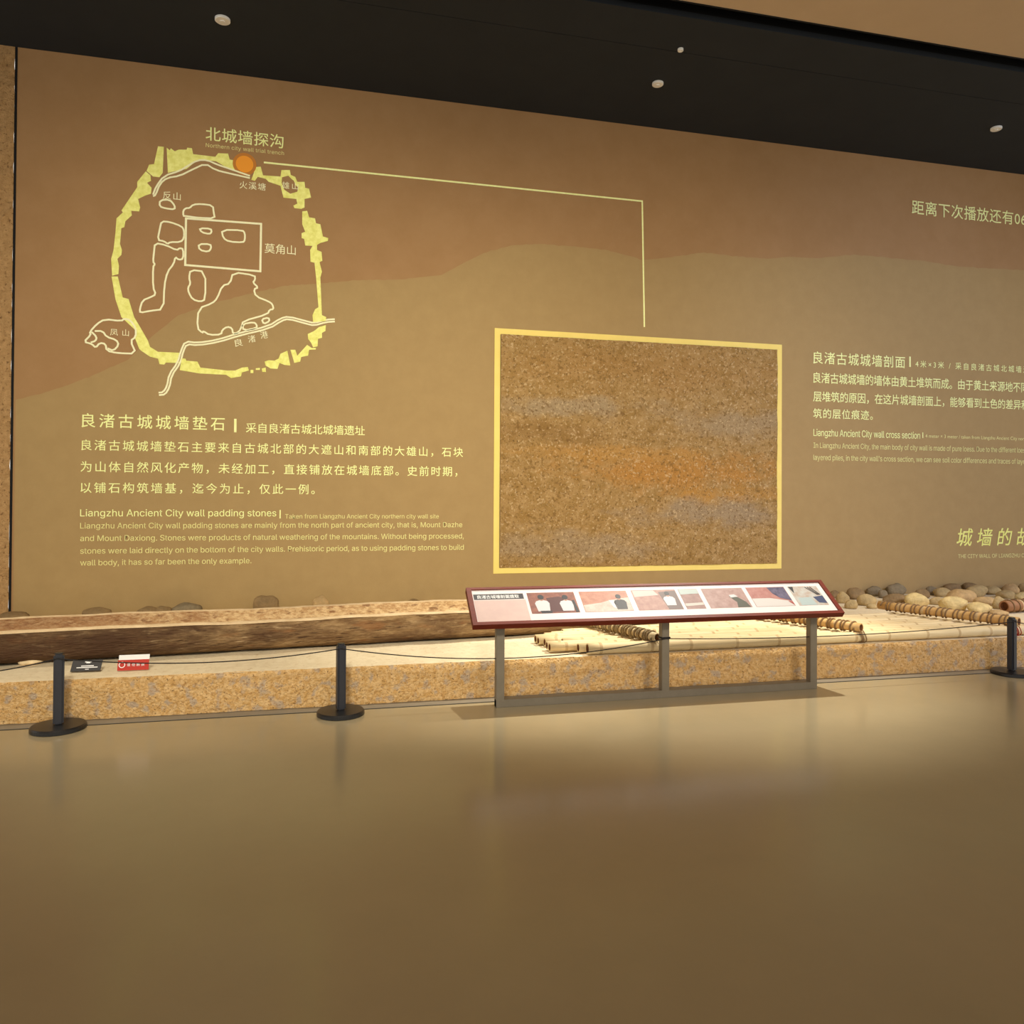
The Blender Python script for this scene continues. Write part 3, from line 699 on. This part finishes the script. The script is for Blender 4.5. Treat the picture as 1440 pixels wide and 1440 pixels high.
# ------------------------------------------------------------------ small cards on the platform
def card(corners, Y, th, m, label, strip=None, texts=()):
    pass
def tiltcard(px0, px1, ybot, ytop, m, label, lean, z=ZT+.006):
    a = gp(px0, ybot, z); b = gp(px1, ybot, z); Yc = (a.y+b.y)/2
    t = wp(px0, ytop, Yc+lean)
    root = empty('notice_card', ((a.x+b.x)/2, Yc, ZT), label, 'sign', 'notice cards by the canoe')
    return root, a.x, b.x, Yc, z, t.z
root, x0, x1, Yc, zb, zt = tiltcard(100, 140, 944, 929.5, mat('charcoal_card', (62, 60, 60), .5), 'black notice card with white print leaning by the canoe', .07)
def plane_card(name, m, x0, x1, u0, u1, v0, v1, root, off=0, th=.004):
    """rectangle on the leaning face; u,v in 0..1 of the card"""
    ya, za, yb, zb_ = root['ya'], root['za'], root['yb'], root['zb']
    dy, dz = yb-ya, zb_-za; L = math.hypot(dy, dz); n = Vector((0, -dz/L, dy/L))
    bm = bmesh.new(); vs = []
    for w_ in (off, off+th):
        for u, v in ((u0, v0), (u1, v0), (u1, v1), (u0, v1)):
            vs.append(bm.verts.new(Vector((x0+(x1-x0)*u, ya+dy*v, za+dz*v))+n*w_))
    for f_ in ((4,5,6,7), (3,2,1,0), (0,1,5,4), (1,2,6,5), (2,3,7,6), (3,0,4,7)): bm.faces.new([vs[k] for k in f_])
    bmesh.ops.recalc_face_normals(bm, faces=bm.faces)
    return fin(bm, name, m, root)
def plane_text(name, s, x0, x1, u0, u1, v0, v1, m, root, off, parent=None, flip=False):
    ya, za, yb, zb_ = root['ya'], root['za'], root['yb'], root['zb']
    dy, dz = yb-ya, zb_-za; L = math.hypot(dy, dz)
    me = fit_text(s, (x1-x0)*(u1-u0), L*(v1-v0), off=.01)
    ang = math.atan2(dz, dy); n = Vector((0, -dz/L, dy/L))
    me.transform(Matrix.Translation(Vector((x0+(x1-x0)*u0, ya+dy*v0, za+dz*v0))+n*off) @ Matrix.Rotation(ang, 4, 'X'))
    return tag(link(name, me, m, parent or root), kind='stuff')
for k_, v_ in (('ya', Yc), ('za', zb), ('yb', Yc+.07), ('zb', zt)): root[k_] = v_
plane_card('card', bpy.data.materials['charcoal_card'], x0, x1, 0, 1, 0, 1, root)
for u0, u1, v0, v1 in ((.42, .64, .78, .88), (.47, .60, .70, .78), (.32, .74, .42, .50), (.18, .88, .28, .36), (.48, .60, .12, .18)):
    plane_card('printed_mark', m_white, x0, x1, u0, u1, v0, v1, root, .0042, .0006)
root, x0, x1, Yc, zb, zt = tiltcard(166, 208, 942.5, 921.5, m_dark, 'red and white notice card standing right of the black card', .03)
for k_, v_ in (('ya', Yc), ('za', zb), ('yb', Yc+.03), ('zb', zt)): root[k_] = v_
m_rcard = mat('red_card', (178, 44, 26), .5)
plane_card('card', m_rcard, x0, x1, 0, 1, 0, .68, root)
plane_card('white_strip', m_white, x0, x1, .03, 1.01, .68, 1.0, root)
plane_text('lettering', '请勿触摸', x0, x1, .30, .86, .26, .46, m_white, root, .0046)
bm = ribbon_bm([Vector((x0+(x1-x0)*.14+.021*math.cos(a*math.pi/8), 0, .021*math.sin(a*math.pi/8))) for a in range(16)], .006, True, 0)
me_t = bmesh.new(); ang = math.atan2(zt-zb, .03)
vv = [v for v in bm.verts]
bm.transform(Matrix.Translation((0, Yc+.03*.38-.0046, zb+(zt-zb)*.38)) @ Matrix.Rotation(ang-math.pi/2, 4, 'X'))
fin(bm, 'printed_ring', m_white, root)

# ------------------------------------------------------------------ reading board stand
PYc = 6.085; ps = .034
yn, zn, yf, zf = 5.925, .690, 6.265, .945
stand = empty('information_stand', (2.76, PYc, 0), 'long tilted information board with dark red frame on three grey posts', 'sign')
posts = [1.355, 2.80, 4.235]
def ztop_at(y): return zn+(zf-zn)*(y-yn)/(yf-yn)
for x in posts:
    bm = boxbm(x-ps, x+ps, PYc-ps, PYc+ps, .0, 1, .003)
    for v in bm.verts:
        if v.co.z > .5: v.co.z = ztop_at(v.co.y)-.04
    fin(bm, 'post', m_steel, stand)
box('foot_rail', m_steel, posts[0]-ps, posts[2]+ps, PYc-ps-.001, PYc+ps+.001, 0, .062, .003, stand)
bx0, bx1 = 1.105, 4.455
board = empty('board', (0, 0, 0)); bpy.data.objects.remove(board)
for k_, v_ in (('ya', yn), ('za', zn), ('yb', yf), ('zb', zf)): stand[k_] = v_
plane_card('back_panel', m_red, bx0, bx1, .003, .997, .01, .99, stand, -.045, .040)
fwid = .012; fv = .075
for u0, u1, v0, v1 in ((0, 1, 0, fv), (0, 1, 1-fv*.8, 1), (0, fwid, fv, 1-fv*.8), (1-fwid, 1, fv, 1-fv*.8)):
    plane_card('frame_rail', m_red, bx0, bx1, u0, u1, v0, v1, stand, -.045, .053)
pu0, pu1, pv0, pv1 = fwid, 1-fwid, fv, 1-fv*.8
U = lambda u: pu0+(pu1-pu0)*u
Vv = lambda v: pv1-(pv1-pv0)*v
def rect(nm, m, u0, u1, v0, v1, off, parent_root=stand): return plane_card(nm, m, bx0, bx1, U(u0), U(u1), Vv(v1), Vv(v0), stand, off, .0008)
rect('printed_sheet', m_paper, 0, 1, 0, 1, -.004)
rect('text_field', m_pink, .002, .135, .32, .99, -.003)
hb = rect('header_bar', m_dark, .003, .132, .13, .30, -.0028)
plane_text('header_lettering', '良渚古城墙剖面提取', bx0, bx1, U(.012), U(.12), Vv(.275), Vv(.165), m_white, stand, -.0018)
cm = {}
def pm(c, c2=None, sc=18):
    k = (c, c2)
    if k not in cm: cm[k] = mat('photo_print', tuple(int(v*.76) for v in c), .5, sc, tuple(int(v*.76) for v in (c2 or c)))
    return cm[k]
def fig(photo, m, pts, off=-.0012):
    """flat printed shape inside the photo, points in board u,v"""
    ya, za, yb, zb_ = yn, zn, yf, zf; dy, dz = yb-ya, zb_-za; L = math.hypot(dy, dz); n = Vector((0, -dz/L, dy/L))
    bm = bmesh.new(); vs = []
    for u, v in pts:
        vv = Vv(v); vs.append(bm.verts.new(Vector((bx0+(bx1-bx0)*U(u), ya+dy*vv, za+dz*vv))+n*off))
    f_ = bm.faces.new(vs); f_.normal_update()
    if f_.normal.dot(n) < 0: f_.normal_flip()
    fin(bm, 'printed_shape', m, photo)
def ell(cu, cv, ru, rv, n=12): return [(cu+ru*math.cos(2*math.pi*k/n), cv+rv*math.sin(2*math.pi*k/n)) for k in range(n)]
wht, blk, skn = pm((240, 236, 238)), pm((44, 38, 44)), pm((196, 140, 116))
ph = []
for (u0, u1, ca, cb) in ((.142, .268, (176, 104, 82), (134, 72, 60)), (.282, .413, (214, 150, 124), (190, 122, 98)), (.427, .553, (204, 156, 142), (176, 124, 112)),
                         (.562, .617, (182, 140, 132), (160, 116, 108)), (.630, .752, (206, 168, 160), (180, 138, 128)), (.764, .882, (214, 150, 142), (190, 120, 112)), (.894, .985, (222, 222, 216), (206, 178, 160))):
    ph.append(rect('photo', pm(ca, cb), u0, u1, .12, .78, -.003))
def man(p, cu, cv, sc, shirt, hair=True):
    T = [(-.5, 1), (-.56, .62), (-.62, .30), (-.46, .10), (-.16, .02), (.16, .02), (.46, .10), (.60, .30), (.54, .62), (.48, 1)]
    fig(p, shirt, [(cu+a*.030*sc, cv-.02+b*.34*sc) for a, b in T])
    fig(p, skn, ell(cu, cv-.035, .005*sc, .045*sc, 8), -.0010)
    fig(p, blk, ell(cu, cv-.11, .0078*sc, .078*sc), -.0008)
p = ph[0]
fig(p, pm((96, 44, 44)), [(.190, .30), (.225, .26), (.245, .36), (.24, .74), (.192, .74)], -.0016)
man(p, .176, .38, 1.05, wht); man(p, .240, .40, 1.0, wht)
fig(p, blk, [(.165, .70), (.197, .70), (.195, .775), (.168, .775)]); fig(p, blk, [(.255, .40), (.262, .38), (.267, .76), (.258, .77)])
p = ph[1]
fig(p, pm((232, 216, 204), (214, 190, 176)), [(.283, .56), (.33, .50), (.36, .42), (.412, .34), (.412, .775), (.283, .775)], -.0018)
man(p, .385, .42, .95, blk); fig(p, wht, [(.355, .42), (.372, .44), (.374, .70), (.362, .66)])
p = ph[2]
fig(p, pm((120, 96, 92)), [(.502, .2), (.552, .16), (.552, .775), (.512, .775)], -.0018); man(p, .525, .36, .9, wht); fig(p, pm((232, 206, 198)), [(.43, .14), (.49, .14), (.50, .3), (.43, .35)], -.0014)
p = ph[3]
fig(p, pm((200, 214, 208)), [(.563, .13), (.616, .13), (.616, .28), (.563, .30)], -.0016); fig(p, pm((226, 216, 206)), [(.563, .60), (.616, .58), (.616, .66), (.563, .69)], -.0014)
p = ph[4]
fig(p, pm((84, 84, 66)), [(.700, .40), (.725, .44), (.742, .60), (.748, .775), (.71, .775), (.715, .60)], -.0016); fig(p, wht, [(.702, .36), (.718, .34), (.726, .42), (.704, .45)], -.0010)
p = ph[5]
fig(p, pm((240, 232, 228)), [(.765, .50), (.82, .50), (.87, .60), (.881, .775), (.765, .775)], -.0018); fig(p, pm((62, 54, 92), (120, 110, 140)), [(.828, .13), (.881, .13), (.881, .60), (.85, .5), (.835, .35)], -.0014)
fig(p, pm((190, 80, 70)), [(.868, .62), (.881, .66), (.881, .76)], -.0010)
p = ph[6]
fig(p, pm((60, 58, 64)), [(.895, .13), (.910, .13), (.902, .36)], -.0014); fig(p, pm((74, 84, 122)), [(.952, .50), (.984, .46), (.984, .72), (.960, .70)], -.0014)
fig(p, pm((200, 216, 218)), [(.905, .52), (.945, .50), (.95, .77), (.902, .77)], -.0016)
for k in range(3): fig(p, blk, [(.945+.008*k, .16), (.948+.008*k, .15), (.972+.004*k, .42), (.970+.004*k, .44)], -.0010)

# ------------------------------------------------------------------ stanchions and cord
tops = []
for (bx, by, lab) in ((82, 1034.5, 'black rope barrier post nearest the left picture edge'), (479, 1014, 'black rope barrier post in front of the middle of the canoe'), (1423, 955.5, 'black rope barrier post at the right end of the raft')):
    g_ = gp(bx, by); yv = min(g_.y+.183, 6.175); d_ = ray(bx, by-9); x = d_.x/d_.y*yv
    s_ = empty('barrier_post', (x, yv, 0), lab, 'barrier post', 'rope barrier posts')
    fin(lathe_bm([(.178, .0), (.183, .004), (.183, .026), (.174, .036), (.06, .040)], x, yv, 48), 'base', m_base, s_, False)
    bm = boxbm(x-.034, x+.034, yv-.034, yv+.034, .036, .548, .012); bm.transform(Matrix.Translation((x, yv, 0)) @ Matrix.Rotation(.25, 4, 'Z') @ Matrix.Translation((-x, -yv, 0)))
    fin(bm, 'post', m_post, s_)
    fin(lathe_bm([(.030, .548), (.030, .553), (.024, .556)], x, yv, 20), 'cap', m_base, s_)
    kb = bmesh.new(); tube_bm([(x+.006, yv-.030, .522), (x+.008, yv-.040, .522)], .009, 12, kb); fin(kb, 'cord_eyelet', m_base, s_)
    tops.append(Vector((x, yv-.040, .520)))
def sagline(a, b, sag, n=16): return [a.lerp(b, i/n)-Vector((0, 0, sag*4*(i/n)*(1-i/n))) for i in range(n+1)]
mid = Vector((posts[1], PYc-ps-.006, .505))
left = tops[0]+Vector((-1.6, 0, 0)); right = tops[2]+Vector((1.5, 0, 0))
pts = sagline(left, tops[0], .10)+sagline(tops[0], tops[1], .068)[1:]
# from the middle barrier post past the front of the left board post to the middle one
pts += sagline(tops[1], mid, .120, 24)[1:]
m2 = mid; pts += sagline(m2, tops[2], .05, 24)[1:]+sagline(tops[2], right, .1)[1:]
cord = fin(tube_bm(pts, .0042, 6), 'rope_cordon', m_cord, None, True)
tag(cord, 'thin black cord sagging between the barrier posts and board stand', 'cord')
kn = []
for k in range(33):
    a = k*2*math.pi/16; rr = .042; c_, s__ = math.cos(a), math.sin(a); mx = max(abs(c_), abs(s__)); kn.append((posts[1]+c_/mx*.038, PYc+s__/mx*.038, .503+.006*(k/16)))
fin(tube_bm(kn, .0042, 6), 'knot_loop', m_cord, cord, True)

# ------------------------------------------------------------------ ceiling discs
for (px, py, rad, lab) in ((313, 27, .078, 'white round ceiling disc at the upper left'), (925, 117, .068, 'white round ceiling disc above the earth section, nearer the wall'), (957, 69, .032, 'smallest white ceiling disc, nearer the slot'), (1401, 180, .070, 'white round ceiling disc at the upper right')):
    g_ = gp(px, py, ZC-.002)
    d_ = empty('ceiling_disc', (g_.x, g_.y, ZC-.03), lab, 'ceiling fitting', 'white fittings on the black soffit')
    fin(lathe_bm([(rad*.9, ZC-.026), (rad, ZC-.02), (rad, ZC)], g_.x, g_.y, 28), 'cover', m_disc, d_)
    fin(lathe_bm([(rad*.3, ZC-.034), (rad*.34, ZC-.026)], g_.x, g_.y, 16), 'nozzle', m_disc, d_)
